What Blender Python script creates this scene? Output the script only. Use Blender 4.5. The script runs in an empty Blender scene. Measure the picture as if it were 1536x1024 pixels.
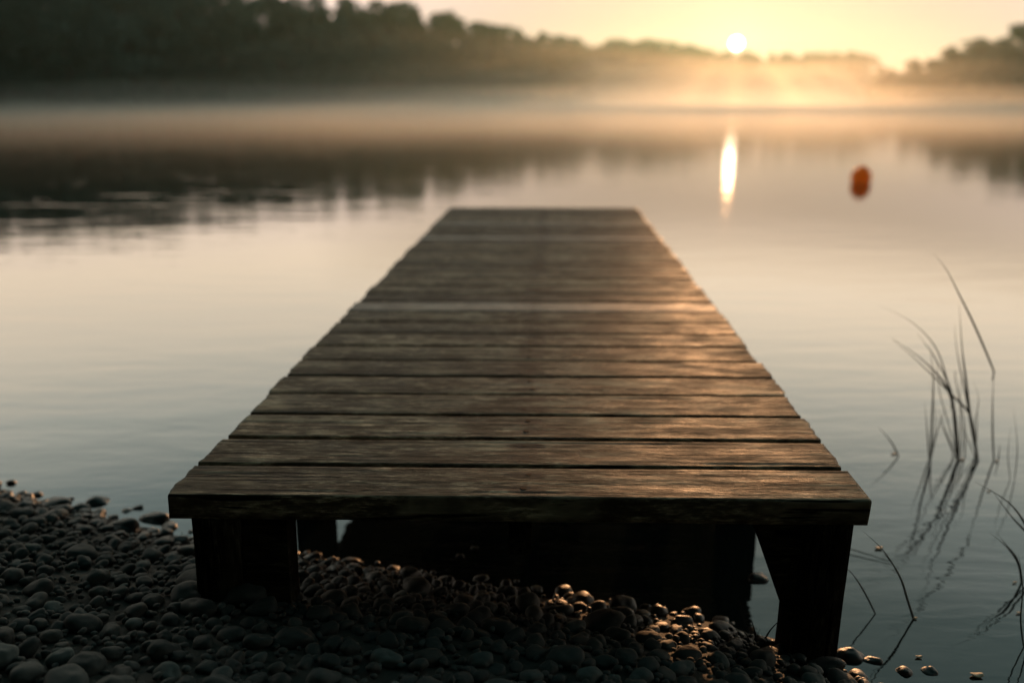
import bpy, bmesh, math, random
import numpy as np
from mathutils import Vector
R = math.radians
rng = np.random.default_rng(11)
random.seed(5)
sc = bpy.context.scene
C = sc.collection

# ------------------------------------------------------------------ camera, world, sun, exposure
CAM_Z = 1.13                       # water is z = 0, deck top is z = 0.40
DECK_Z = 0.40
F = 1310.0                         # focal length in pixels of a 1536 px wide frame
PITCH = math.atan(359 / F)
cam_d = bpy.data.cameras.new('camera')
cam = bpy.data.objects.new('camera', cam_d)
C.objects.link(cam)
cam.location = (0, 0, CAM_Z)
cam.rotation_euler = (R(90) - PITCH, 0, 0)
cam_d.sensor_width = 36
cam_d.lens = 36 * F / 1536
cam_d.clip_start = 0.02
cam_d.clip_end = 6000
cam_d.dof.use_dof = True
cam_d.dof.focus_distance = 1.66
cam_d.dof.aperture_fstop = 1.55
sc.camera = cam

SUN_AZ = R(13.7)                   # to the right of +Y
SUN_EL = R(3.4)
SKY_STRENGTH = 0.10
SUN_STRENGTH = 4.2
EXPOSURE = 0.12
world = bpy.data.worlds.new('World')
sc.world = world
world.use_nodes = True
wn = world.node_tree
for n in list(wn.nodes):
    wn.nodes.remove(n)
sky = wn.nodes.new('ShaderNodeTexSky')
sky.sky_type = 'NISHITA'
sky.sun_disc = False
sky.sun_elevation = SUN_EL
sky.sun_rotation = SUN_AZ
sky.altitude = 50
sky.air_density = 1.0
sky.dust_density = 2.2
sky.ozone_density = 1.0
bg = wn.nodes.new('ShaderNodeBackground')
bg.inputs['Strength'].default_value = SKY_STRENGTH
wo = wn.nodes.new('ShaderNodeOutputWorld')
def wmath(op, a, b=None, c=None, clamp=False):
    x = wn.nodes.new('ShaderNodeMath'); x.operation = op; x.use_clamp = clamp
    for i, v in enumerate((a, b, c)):
        if v is None: continue
        if hasattr(v, 'links'): wn.links.new(v, x.inputs[i])
        else: x.inputs[i].default_value = v
    return x.outputs[0]
wtc = wn.nodes.new('ShaderNodeTexCoord')
wsep = wn.nodes.new('ShaderNodeSeparateXYZ')
wn.links.new(wtc.outputs['Generated'], wsep.inputs[0])
# dawn sky: cream low down, grey-blue higher, brightest on the sun's side, with the physical sky on top
elev = wn.nodes.new('ShaderNodeValToRGB')
stops = [(0.0, (1.0, .76, .65)), (.10, (1.26, .98, .88)), (.17, (2.0, 1.60, 1.18)), (.25, (1.98, 1.73, 1.36)), (.32, (1.50, 1.50, 1.29)), (.40, (.76, .92, .87)),
         (.50, (.29, .44, .43)), (.70, (.055, .16, .16)), (1.0, (.03, .10, .10))]
el = elev.color_ramp.elements
while len(el) < len(stops): el.new(.5)
for q, (p_, c_) in enumerate(stops):
    el[q].position = p_; el[q].color = (*c_, 1)
wn.links.new(wsep.outputs[2], elev.inputs[0])
toward = wmath('ADD', wmath('MULTIPLY', wsep.outputs[0], math.sin(SUN_AZ)), wmath('MULTIPLY', wsep.outputs[1], math.cos(SUN_AZ)))
side = wn.nodes.new('ShaderNodeMapRange'); side.interpolation_type = 'SMOOTHSTEP'
wn.links.new(toward, side.inputs[0])
side.inputs[1].default_value = -.6; side.inputs[2].default_value = .68; side.inputs[3].default_value = .12; side.inputs[4].default_value = 1
gam = wn.nodes.new('ShaderNodeGamma'); gam.inputs[1].default_value = .6
wn.links.new(sky.outputs[0], gam.inputs[0])
def wmul(a, b, mode='MULTIPLY', fac=1.0):
    x = wn.nodes.new('ShaderNodeMix'); x.data_type = 'RGBA'; x.blend_type = mode; x.inputs[0].default_value = fac
    x.clamp_result = False
    wn.links.new(a, x.inputs[6])
    if hasattr(b, 'links'): wn.links.new(b, x.inputs[7])
    else: x.inputs[7].default_value = b
    return x.outputs[2]
grad = wn.nodes.new('ShaderNodeVectorMath'); grad.operation = 'SCALE'
near = wn.nodes.new('ShaderNodeMapRange'); wn.links.new(toward, near.inputs[0])
near.inputs[1].default_value = .88; near.inputs[2].default_value = 1; near.inputs[3].default_value = 1; near.inputs[4].default_value = .22
high = wn.nodes.new('ShaderNodeMapRange'); wn.links.new(wsep.outputs[2], high.inputs[0])
high.inputs[1].default_value = .08; high.inputs[2].default_value = .2
dim = wmath('MAXIMUM', near.outputs[0], high.outputs[0])
wn.links.new(elev.outputs[0], grad.inputs[0]); wn.links.new(wmath('MULTIPLY', wmath('MULTIPLY', side.outputs[0], dim), 8.6), grad.inputs['Scale'])
phys = wn.nodes.new('ShaderNodeVectorMath'); phys.operation = 'SCALE'
wn.links.new(gam.outputs[0], phys.inputs[0]); phys.inputs['Scale'].default_value = .008
tot = wn.nodes.new('ShaderNodeVectorMath'); tot.operation = 'ADD'
wn.links.new(grad.outputs[0], tot.inputs[0]); wn.links.new(phys.outputs[0], tot.inputs[1])
# the sun's own disc in the sky (the lamp is not seen by the camera)
nrm = wn.nodes.new('ShaderNodeVectorMath'); nrm.operation = 'NORMALIZE'; wn.links.new(wtc.outputs['Generated'], nrm.inputs[0])
sub = wn.nodes.new('ShaderNodeVectorMath'); sub.operation = 'DISTANCE'; wn.links.new(nrm.outputs[0], sub.inputs[0])
sub.inputs[1].default_value = (math.sin(SUN_AZ) * math.cos(SUN_EL), math.cos(SUN_AZ) * math.cos(SUN_EL), math.sin(SUN_EL))
disc = wmath('LESS_THAN', sub.outputs['Value'], R(.35))
dcol = wn.nodes.new('ShaderNodeVectorMath'); dcol.operation = 'SCALE'; dcol.inputs[0].default_value = (1, .84, .62)
wn.links.new(wmath('MULTIPLY', disc, 110), dcol.inputs['Scale'])
aur = wn.nodes.new('ShaderNodeMapRange'); wn.links.new(sub.outputs['Value'], aur.inputs[0])
aur.inputs[1].default_value = 0; aur.inputs[2].default_value = .16; aur.inputs[3].default_value = 1; aur.inputs[4].default_value = 0
acol = wn.nodes.new('ShaderNodeVectorMath'); acol.operation = 'SCALE'; acol.inputs[0].default_value = (1, .62, .36)
wn.links.new(wmath('MULTIPLY', wmath('POWER', aur.outputs[0], 5), 1.4), acol.inputs['Scale'])
tot1 = wn.nodes.new('ShaderNodeVectorMath'); tot1.operation = 'ADD'
wn.links.new(tot.outputs[0], tot1.inputs[0]); wn.links.new(acol.outputs[0], tot1.inputs[1]); tot = tot1
# the wide warm glow of the dawn round the sun
aur2 = wn.nodes.new('ShaderNodeMapRange'); wn.links.new(sub.outputs['Value'], aur2.inputs[0])
aur2.inputs[1].default_value = 0; aur2.inputs[2].default_value = .75; aur2.inputs[3].default_value = 1; aur2.inputs[4].default_value = 0
acol2 = wn.nodes.new('ShaderNodeVectorMath'); acol2.operation = 'SCALE'; acol2.inputs[0].default_value = (1, .66, .42)
wn.links.new(wmath('MULTIPLY', wmath('POWER', aur2.outputs[0], 1.6), 5.0), acol2.inputs['Scale'])
tot3 = wn.nodes.new('ShaderNodeVectorMath'); tot3.operation = 'ADD'
wn.links.new(tot.outputs[0], tot3.inputs[0]); wn.links.new(acol2.outputs[0], tot3.inputs[1]); tot = tot3
tot2 = wn.nodes.new('ShaderNodeVectorMath'); tot2.operation = 'ADD'
wn.links.new(tot.outputs[0], tot2.inputs[0]); wn.links.new(dcol.outputs[0], tot2.inputs[1])
wn.links.new(tot2.outputs[0], bg.inputs[0])
wn.links.new(bg.outputs[0], wo.inputs[0])

sun_dir = Vector((math.sin(SUN_AZ) * math.cos(SUN_EL), math.cos(SUN_AZ) * math.cos(SUN_EL), math.sin(SUN_EL)))
sl = bpy.data.lights.new('sun_lamp', 'SUN')
sl.energy = SUN_STRENGTH
sl.angle = R(0.5)
sl.color = (1.0, 0.50, 0.22)
so = bpy.data.objects.new('sun_lamp', sl)
C.objects.link(so)
lamp_el = R(4.5)
lamp_dir = Vector((math.sin(SUN_AZ) * math.cos(lamp_el), math.cos(SUN_AZ) * math.cos(lamp_el), math.sin(lamp_el)))
so.rotation_euler = lamp_dir.to_track_quat('Z', 'Y').to_euler()

sc.view_settings.view_transform = 'Standard'
sc.view_settings.look = 'None'
sc.view_settings.exposure = EXPOSURE
sc.view_settings.gamma = 1
sc.render.engine = 'CYCLES'
cy = sc.cycles
cy.use_denoising = True
cy.denoising_prefilter = 'ACCURATE'
cy.max_bounces = 6
cy.volume_bounces = 2
cy.sample_clamp_direct = 12
cy.sample_clamp_indirect = 0.8
cy.caustics_reflective = False
cy.caustics_refractive = False

# ------------------------------------------------------------------ helpers
def at(px, py, z=0.0):
    """the place on the level z that the photo shows at a pixel"""
    v = Vector(((px - 768) / F, (512 - py) / F, -1))
    cp, sp = math.cos(PITCH), math.sin(PITCH)
    d = Vector((v.x, cp + v.y * sp, v.y * cp - sp))
    k = (z - CAM_Z) / d.z
    return Vector((d.x * k, d.y * k, z))

def up(px, py, Y):
    """the point at distance Y in front of the camera seen at a pixel"""
    y = (512 - py) / F
    cp, sp = math.cos(PITCH), math.sin(PITCH)
    k = Y / (cp + y * sp)
    return Vector(((px - 768) / F * k, Y, CAM_Z + (y * cp - sp) * k))

def hash3(i, j, k, seed=0):
    h = (i * 374761393 + j * 668265263 + k * 2147483647 + seed * 974634777) & 0xffffffff
    h = ((h ^ (h >> 13)) * 1274126177) & 0xffffffff
    return ((h ^ (h >> 16)) & 0xffff) / 65535.0

def vnoise(p, seed=0):
    """value noise in -1..1 for an (n,3) array"""
    f = np.floor(p)
    t = p - f
    t = t * t * (3 - 2 * t)
    i, j, k = (f[:, a].astype(np.int64) for a in range(3))
    r = 0
    for a in (0, 1):
        for b in (0, 1):
            for c in (0, 1):
                w = (t[:, 0] if a else 1 - t[:, 0]) * (t[:, 1] if b else 1 - t[:, 1]) * (t[:, 2] if c else 1 - t[:, 2])
                r = r + w * hash3(i + a, j + b, k + c, seed)
    return r * 2 - 1

def fbm(p, o=4, seed=0):
    r = 0
    a = 1.0
    for n in range(o):
        r = r + a * vnoise(p * 2 ** n + 17.3 * n, seed + n)
        a *= 0.5
    return r / 1.9

def mesh_np(name, verts, faces, mat=None, smooth=True):
    verts = np.asarray(verts, np.float32)
    faces = np.asarray(faces, np.int32)
    m = bpy.data.meshes.new(name)
    k = faces.shape[1]
    m.vertices.add(len(verts))
    m.vertices.foreach_set('co', verts.ravel())
    m.loops.add(faces.size)
    m.loops.foreach_set('vertex_index', faces.ravel())
    m.polygons.add(len(faces))
    m.polygons.foreach_set('loop_start', np.arange(0, faces.size, k, dtype=np.int32))
    m.polygons.foreach_set('use_smooth', np.full(len(faces), smooth))
    m.update(calc_edges=True)
    m.validate()
    if mat:
        m.materials.append(mat)
    return m

def link(name, mesh, parent=None, loc=None):
    o = bpy.data.objects.new(name, mesh)
    C.objects.link(o)
    if parent:
        o.parent = parent
    if loc is not None:
        o.location = loc
    return o

def tag(o, label=None, cat=None, group=None, kind=None):
    if label: o['label'] = label
    if cat: o['category'] = cat
    if group: o['group'] = group
    if kind: o['kind'] = kind
    return o

def empty(name, loc=(0, 0, 0)):
    return link(name, None, None, loc)

def box_np(cx, cy_, cz, sx, sy, sz):
    v = np.array([[x, y, z] for x in (-.5, .5) for y in (-.5, .5) for z in (-.5, .5)]) * (sx, sy, sz) + (cx, cy_, cz)
    f = np.array([[0, 1, 3, 2], [4, 6, 7, 5], [0, 4, 5, 1], [2, 3, 7, 6], [0, 2, 6, 4], [1, 5, 7, 3]])
    return v, f

def tube(pts, rads, sides=7, flat=1.0, close=True):
    """tapered tube; flat < 1 squashes it across the view"""
    pts = [Vector(p) for p in pts]
    V, Fc = [], []
    n = len(pts)
    for i, p in enumerate(pts):
        t = (pts[min(i + 1, n - 1)] - pts[max(i - 1, 0)]).normalized()
        a = Vector((0, 1, 0))
        if abs(t.dot(a)) > .95: a = Vector((1, 0, 0))
        b = t.cross(a).normalized()
        c = b.cross(t).normalized()
        for s in range(sides):
            an = 2 * math.pi * s / sides
            q = p + b * math.cos(an) * rads[i] + c * math.sin(an) * rads[i] * flat
            V.append(q[:])
    for i in range(n - 1):
        for s in range(sides):
            s2 = (s + 1) % sides
            Fc.append([i * sides + s, i * sides + s2, (i + 1) * sides + s2, (i + 1) * sides + s])
    return np.array(V), np.array(Fc)

def cat_geo(parts):
    V, Fc, o = [], [], 0
    for v, f in parts:
        V.append(v); Fc.append(np.asarray(f) + o); o += len(v)
    return np.concatenate(V), np.concatenate(Fc)

# ------------------------------------------------------------------ materials
class N:
    def __init__(s, name):
        s.m = bpy.data.materials.new(name)
        s.m.use_nodes = True
        s.t = s.m.node_tree
        s.b = s.t.nodes['Principled BSDF']
        s.o = s.t.nodes['Material Output']
    def n(s, typ, **kw):
        x = s.t.nodes.new('ShaderNode' + typ)
        for k, v in kw.items():
            if hasattr(x, k): setattr(x, k, v)
            else: x.inputs[k.replace('_', ' ')].default_value = v
        return x
    def l(s, a, b): s.t.links.new(a, b)
    def math(s, op, a, b=None, c=None, clamp=False):
        x = s.t.nodes.new('ShaderNodeMath'); x.operation = op; x.use_clamp = clamp
        for i, v in enumerate((a, b, c)):
            if v is None: continue
            if hasattr(v, 'links'): s.l(v, x.inputs[i])
            else: x.inputs[i].default_value = v
        return x.outputs[0]
    def ramp(s, fac, stops):
        x = s.t.nodes.new('ShaderNodeValToRGB')
        e = x.color_ramp.elements
        while len(e) < len(stops): e.new(0.5)
        for k, (p, c) in enumerate(stops):
            e[k].position = p
            e[k].color = (*c, 1) if len(c) == 3 else (c[0],) * 3 + (1,)
        s.l(fac, x.inputs[0])
        return x.outputs[0]
    def mapping(s, src, scale, loc=(0, 0, 0)):
        x = s.t.nodes.new('ShaderNodeMapping')
        x.inputs['Scale'].default_value = scale
        x.inputs['Location'].default_value = loc
        s.l(src, x.inputs[0])
        return x.outputs[0]
    def mix(s, fac, a, b, mode='MIX'):
        x = s.t.nodes.new('ShaderNodeMix'); x.data_type = 'RGBA'; x.blend_type = mode
        for sock, v in ((x.inputs[0], fac), (x.inputs[6], a), (x.inputs[7], b)):
            if hasattr(v, 'links'): s.l(v, sock)
            elif isinstance(v, (int, float)): sock.default_value = v
            else: sock.default_value = (*v, 1)
        return x.outputs[2]

def noise(s, vec, scale, detail=4, rough=.55, dist=0):
    x = s.n('TexNoise')
    x.inputs['Scale'].default_value = scale
    x.inputs['Detail'].default_value = detail
    x.inputs['Roughness'].default_value = rough
    x.inputs['Distortion'].default_value = dist
    s.l(vec, x.inputs['Vector'])
    return x.outputs['Fac']

def wood_material(name, dark=1.0, stains=True, sheen=.17):
    s = N(name)
    tc = s.n('TexCoord').outputs['Object']
    oi = s.n('ObjectInfo').outputs['Random']
    off = s.n('CombineXYZ')
    s.l(s.math('MULTIPLY', oi, 40), off.inputs[0]); s.l(s.math('MULTIPLY', oi, 23), off.inputs[1]); s.l(s.math('MULTIPLY', oi, 91), off.inputs[2])
    add = s.n('VectorMath'); add.operation = 'ADD'
    s.l(tc, add.inputs[0]); s.l(off.outputs[0], add.inputs[1])
    v = add.outputs[0]
    # slow warp so that the grain wanders
    warp = s.n('TexNoise'); warp.inputs['Scale'].default_value = 1.0; warp.inputs['Detail'].default_value = 2
    s.l(s.mapping(v, (3, 9, 9)), warp.inputs['Vector'])
    w2 = s.n('VectorMath'); w2.operation = 'MULTIPLY_ADD'
    s.l(warp.outputs['Color'], w2.inputs[0]); w2.inputs[1].default_value = (0.0, .016, .016); s.l(v, w2.inputs[2])
    vv = w2.outputs[0]
    fine = noise(s, s.mapping(vv, (26, 230, 230)), 1, 4, .7)
    mid = noise(s, s.mapping(vv, (15, 84, 84)), 1, 5, .76)
    broad = noise(s, s.mapping(vv, (5, 26, 26)), 1, 5, .65)
    blot = noise(s, s.mapping(v, (7, 20, 14)), 1, 5, .65)
    crack = s.ramp(noise(s, s.mapping(vv, (3.5, 110, 60)), 1, 3, .5), [(0.0, (0,)), (.35, (0,)), (.40, (1,)), (1, (1,))])
    col = s.ramp(mid, [(.39, (.007, .006, .004)), (.48, (.062, .048, .031)), (.53, (.130, .102, .067)), (.61, (.38, .315, .22))])
    col = s.mix(s.math('MULTIPLY', s.ramp(fine, [(.40, (1,)), (.56, (0,))]), .75), col, (.028, .019, .012))
    col = s.mix(s.math('MULTIPLY', s.ramp(broad, [(.4, (0,)), (.65, (1,))]), .45), col, (.075, .054, .032))
    col = s.mix(s.math('MULTIPLY', s.ramp(blot, [(.48, (0,)), (.62, (1,))]), .75), col, (.028, .021, .013))
    pale = noise(s, s.mapping(v, (4.5, 13, 9)), 1, 4, .6)
    col = s.mix(s.math('MULTIPLY', s.ramp(pale, [(.50, (0,)), (.66, (1,))]), .42), col, (.34, .29, .205))
    pd = noise(s, s.mapping(v, (3.1, 8, 5)), 1, 3, .6)
    col = s.mix(s.math('MULTIPLY', s.ramp(pd, [(.50, (0,)), (.62, (1,))]), .65), col, (.022, .016, .010))
    col = s.mix(crack, (.008, .006, .004), col)
    if stains:
        sx = s.n('SeparateXYZ'); s.l(tc, sx.inputs[0])
        wn_ = noise(s, s.mapping(v, (18, 60, 10)), 1, 4, .6)
        for yy in (.038, .104):
            dx = s.math('MULTIPLY', s.math('SUBTRACT', sx.outputs[0], s.math('MULTIPLY_ADD', oi, .03, -.004)), 1 / .040)
            dy = s.math('MULTIPLY', s.math('SUBTRACT', sx.outputs[1], yy), 1 / .017)
            q = s.math('SQRT', s.math('ADD', s.math('MULTIPLY', dx, dx), s.math('MULTIPLY', dy, dy)))
            q = s.math('ADD', q, s.math('MULTIPLY_ADD', wn_, 1.4, -.95))
            col = s.mix(s.ramp(q, [(.55, (.95,)), (1.15, (0,))]), col, (.010, .006, .004))
    oc = s.n('SeparateColor'); s.l(s.n('ObjectInfo').outputs['Color'], oc.inputs[0])
    val = oc.outputs[0]
    hs = s.n('HueSaturation'); hs.inputs['Saturation'].default_value = .92
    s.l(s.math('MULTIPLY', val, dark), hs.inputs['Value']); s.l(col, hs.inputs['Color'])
    h = s.math('ADD', s.math('MULTIPLY', fine, .35), s.math('MULTIPLY', mid, .65))
    h = s.math('ADD', h, s.math('MULTIPLY', crack, .8))
    bp = s.n('Bump'); bp.inputs['Strength'].default_value = 1; bp.inputs['Distance'].default_value = .0026
    s.l(h, bp.inputs['Height'])
    df = s.n('BsdfDiffuse'); df.inputs['Roughness'].default_value = .6
    s.l(hs.outputs[0], df.inputs['Color']); s.l(bp.outputs[0], df.inputs['Normal'])
    gl = s.n('BsdfGlossy'); s.l(s.ramp(blot, [(.35, (.42,)), (.7, (.70,))]), gl.inputs['Roughness']); s.l(bp.outputs[0], gl.inputs['Normal'])
    gl.inputs['Color'].default_value = (.9, .9, .9, 1)
    lw = s.n('LayerWeight'); lw.inputs['Blend'].default_value = .35; s.l(bp.outputs[0], lw.inputs['Normal'])
    mx = s.n('MixShader'); s.l(s.math('MULTIPLY', lw.outputs['Fresnel'], sheen), mx.inputs[0])
    s.l(df.outputs[0], mx.inputs[1]); s.l(gl.outputs[0], mx.inputs[2]); s.l(mx.outputs[0], s.o.inputs[0])
    s.t.nodes.remove(s.b)
    return s.m

def stone_material(name, attr=False):
    s = N(name)
    tc = s.n('TexCoord').outputs['Object']
    geo = s.n('NewGeometry').outputs['Position']
    if attr:
        a = s.n('Attribute', attribute_name='tint'); rnd = a.outputs['Fac']; v = geo
    else:
        rnd = s.n('ObjectInfo').outputs['Random']
        off = s.n('CombineXYZ'); s.l(s.math('MULTIPLY', rnd, 50), off.inputs[0])
        ad = s.n('VectorMath'); s.l(geo, ad.inputs[0]); s.l(off.outputs[0], ad.inputs[1]); v = ad.outputs[0]
    base = s.ramp(rnd, [(0, (.010, .013, .012)), (.3, (.019, .025, .024)), (.55, (.027, .034, .032)), (.7, (.028, .026, .021)),
                        (.90, (.042, .052, .050)), (1, (.10, .12, .115))])
    n1 = noise(s, v, 60, 6, .65)
    n2 = noise(s, v, 420, 4, .7)
    base = s.mix(s.ramp(n1, [(.35, (.55,)), (.65, (0,))]), base, (.022, .021, .018))
    base = s.mix(s.ramp(n2, [(.55, (0,)), (.7, (.4,))]), base, (.075, .08, .07))
    sep = s.n('SeparateXYZ'); s.l(geo, sep.inputs[0])
    mr = s.n('MapRange'); s.l(sep.outputs[2], mr.inputs[0])
    mr.inputs[1].default_value = .035; mr.inputs[2].default_value = .12
    dry = mr.outputs[0]
    base = s.mix(1.0, base, (.78, .80, .80), 'MULTIPLY')
    base = s.mix(dry, s.mix(1.0, base, (.5, .5, .5), 'MULTIPLY'), base)
    s.l(base, s.b.inputs['Base Color'])
    s.l(s.math('ADD', s.math('MULTIPLY', dry, .36), s.math('MULTIPLY_ADD', n1, .3, .26)), s.b.inputs['Roughness'])
    bp = s.n('Bump'); bp.inputs['Strength'].default_value = .5; bp.inputs['Distance'].default_value = .002
    s.l(s.math('ADD', n1, s.math('MULTIPLY', n2, .6)), bp.inputs['Height']); s.l(bp.outputs[0], s.b.inputs['Normal'])
    return s.m

def plain(name, col, rough=.6, spec=.5, var=.3, scale=20, **kw):
    s = N(name)
    v = s.n('TexCoord').outputs['Object']
    n1 = noise(s, v, scale, 5, .6)
    s.l(s.mix(s.ramp(n1, [(.35, (0,)), (.65, (1,))]), tuple(c * (1 - var) for c in col), tuple(c * (1 + var) for c in col)), s.b.inputs['Base Color'])
    s.b.inputs['Roughness'].default_value = rough
    s.b.inputs['Specular IOR Level'].default_value = spec
    for k, x in kw.items(): s.b.inputs[k.replace('_', ' ')].default_value = x
    return s.m

def leaf_material(name, col):
    s = N(name)
    oi = s.n('ObjectInfo').outputs['Random']
    hs = s.n('HueSaturation'); hs.inputs['Color'].default_value = (*col, 1)
    s.l(s.math('MULTIPLY_ADD', oi, .06, .47), hs.inputs['Hue']); s.l(s.math('MULTIPLY_ADD', oi, .6, .7), hs.inputs['Value'])
    s.l(hs.outputs[0], s.b.inputs['Base Color'])
    s.b.inputs['Roughness'].default_value = .6
    tr = s.n('BsdfTranslucent'); s.l(hs.outputs[0], tr.inputs[0])
    mx = s.n('MixShader'); mx.inputs[0].default_value = .25
    s.l(s.b.outputs[0], mx.inputs[1]); s.l(tr.outputs[0], mx.inputs[2]); s.l(mx.outputs[0], s.o.inputs[0])
    return s.m

def water_material():
    s = N('lake_water')
    g = s.n('NewGeometry').outputs['Position']
    a = noise(s, s.mapping(g, (1.5, 5.0, 1)), 1, 3, .5, .4)         # slow swell, long bands across
    b = noise(s, s.mapping(g, (9, 20, 1)), 1, 3, .55, .6)           # small ripples
    c = noise(s, s.mapping(g, (.12, .5, 1)), 1, 2, .5)              # patches of ruffled water
    patch = s.ramp(c, [(.42, (.35,)), (.62, (1,))])
    d = noise(s, s.mapping(g, (2.2, 9, 1)), 1, 2, .5, .3)
    e = noise(s, s.mapping(g, (.05, .22, 1)), 1, 2, .5)
    f_ = noise(s, s.mapping(g, (.55, 1.0, 1)), 1, 2, .5, .5)
    sx = s.n('SeparateXYZ'); s.l(g, sx.inputs[0])
    lm = s.n('MapRange'); s.l(sx.outputs[0], lm.inputs[0]); lm.inputs[1].default_value = -.5; lm.inputs[2].default_value = -4.5
    lm.inputs[3].default_value = 0; lm.inputs[4].default_value = 1
    yr = s.n('MapRange'); s.l(sx.outputs[1], yr.inputs[0]); yr.inputs[1].default_value = 4; yr.inputs[2].default_value = 9
    lf = noise(s, s.mapping(g, (.55, 2.6, 1)), 1, 2, .5, .6)
    a = s.math('ADD', a, s.math('MULTIPLY', lf, s.math('MULTIPLY', s.math('MULTIPLY', lm.outputs[0], yr.outputs[0]), 3.2)))
    a = s.math('ADD', a, s.math('MULTIPLY', f_, s.math('MULTIPLY_ADD', e, 4.0, -1.2, clamp=False)))
    a = s.math('ADD', a, s.math('MULTIPLY', s.math('MULTIPLY', d, s.ramp(e, [(.45, (.08,)), (.6, (1,))])), .45))
    h = s.math('ADD', s.math('MULTIPLY', a, .0022), s.math('MULTIPLY', s.math('MULTIPLY', b, patch), .0005))
    bp = s.n('Bump'); bp.inputs['Strength'].default_value = 1; bp.inputs['Distance'].default_value = 1
    s.l(h, bp.inputs['Height'])
    fr = s.n('Fresnel'); fr.inputs['IOR'].default_value = 1.85; s.l(bp.outputs[0], fr.inputs[1])
    gl = s.n('BsdfGlossy'); gl.inputs['Roughness'].default_value = .01; gl.inputs['Color'].default_value = (1, 1, 1, 1)
    s.l(bp.outputs[0], gl.inputs['Normal'])
    df = s.n('BsdfDiffuse'); df.inputs[0].default_value = (.006, .010, .010, 1)
    mx = s.n('MixShader'); s.l(fr.outputs[0], mx.inputs[0]); s.l(df.outputs[0], mx.inputs[1]); s.l(gl.outputs[0], mx.inputs[2])
    s.l(mx.outputs[0], s.o.inputs[0])
    return s.m

def volume_material(name, density, col, aniso):
    s = N(name)
    s.t.nodes.remove(s.b)
    v = s.n('VolumePrincipled')
    v.inputs['Color'].default_value = (*col, 1)
    v.inputs['Density'].default_value = density
    v.inputs['Anisotropy'].default_value = aniso
    s.l(v.outputs[0], s.o.inputs['Volume'])
    return s.m

def soil_material(name, col, scale):
    s = N(name)
    g = s.n('NewGeometry').outputs['Position']
    n1 = noise(s, g, scale, 6, .7); n2 = noise(s, g, scale * 6, 4, .7)
    s.l(s.mix(n1, tuple(c * .5 for c in col), tuple(c * 1.5 for c in col)), s.b.inputs['Base Color'])
    s.b.inputs['Roughness'].default_value = .85
    bp = s.n('Bump'); bp.inputs['Strength'].default_value = .8; bp.inputs['Distance'].default_value = .004
    s.l(s.math('ADD', n1, n2), bp.inputs['Height']); s.l(bp.outputs[0], s.b.inputs['Normal'])
    return s.m

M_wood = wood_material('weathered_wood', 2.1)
M_post = wood_material('shade_toned_wood', .22, False, .03)  # posts and beams: wood colour taken down to hold the shade under the dock
M_stone = stone_material('pebble_stone')
M_stuff = stone_material('gravel_stone', True)
M_water = water_material()
M_soil = soil_material('dark_shore_grit', (.035, .031, .025), 90)
M_land = soil_material('forest_floor', (.035, .04, .022), .6)
M_leaf = leaf_material('leaves', (.020, .070, .056))
M_needle = leaf_material('needles', (.014, .052, .044))
M_bark = plain('bark', (.05, .038, .028), .9, scale=3)
M_reed = plain('reed_green', (.022, .028, .012), .5, var=.4, scale=8)
M_rust = plain('rusty_iron', (.030, .012, .006), .85, spec=.1, scale=300)
M_buoy = plain('orange_buoy_plastic', (.95, .35, .015), .38, var=.12, scale=9)
_t = M_buoy.node_tree; _b = _t.nodes['Principled BSDF']
_tr = _t.nodes.new('ShaderNodeBsdfTranslucent'); _tr.inputs[0].default_value = (1, .50, .02, 1)
_mx = _t.nodes.new('ShaderNodeMixShader'); _mx.inputs[0].default_value = .55
_t.links.new(_b.outputs[0], _mx.inputs[1]); _t.links.new(_tr.outputs[0], _mx.inputs[2]); _t.links.new(_mx.outputs[0], _t.nodes['Material Output'].inputs[0])
M_buoyd = plain('black_rubber', (.02, .02, .02), .6)
M_petal = plain('dry_seed', (.42, .36, .26), .6, scale=60)

# ------------------------------------------------------------------ terrain
AZ = [-180, -90, -45, -30, -11, 3, 7, 14, 20, 22.5, 30, 45, 90, 180]
SH = [60, 60, 150, 140, 170, 236, 385, 430, 420, 205, 180, 150, 70, 70]
def near_d(x, y):                  # how far inland of the near waterline
    return (2.42 - 0.376 * (x + 1.54) - y) / 1.068 - .13 * np.clip((np.asarray(x) - .58) / .25, 0, 1)
def beach_h(d):
    return np.where(d < .45, .38 * d, .171 + .20 * (d - .45) - .03 * np.clip(d - .45, 0, 3) ** 2 * 1.0)
def height(x, y):
    x = np.asarray(x, float); y = np.asarray(y, float)
    d = near_d(x, y)
    d = d + .05 * np.sin(x * 2.3 + .5) * np.exp(-(x / 4) ** 2)
    nh = np.where(d < 3.2, beach_h(np.minimum(d, 3.2)), beach_h(np.array(3.2)) + .05 * (d - 3.2))
    nh = np.clip(nh, -.8, 5)
    r = np.hypot(x, y)
    t = r - np.interp(np.degrees(np.arctan2(x, y)), AZ, SH)
    fh = np.where(t > 0, np.minimum(.30 * t, 7 + .03 * t), np.maximum(-.8, t * .08))
    return np.maximum(nh, np.minimum(fh, 14))

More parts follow.
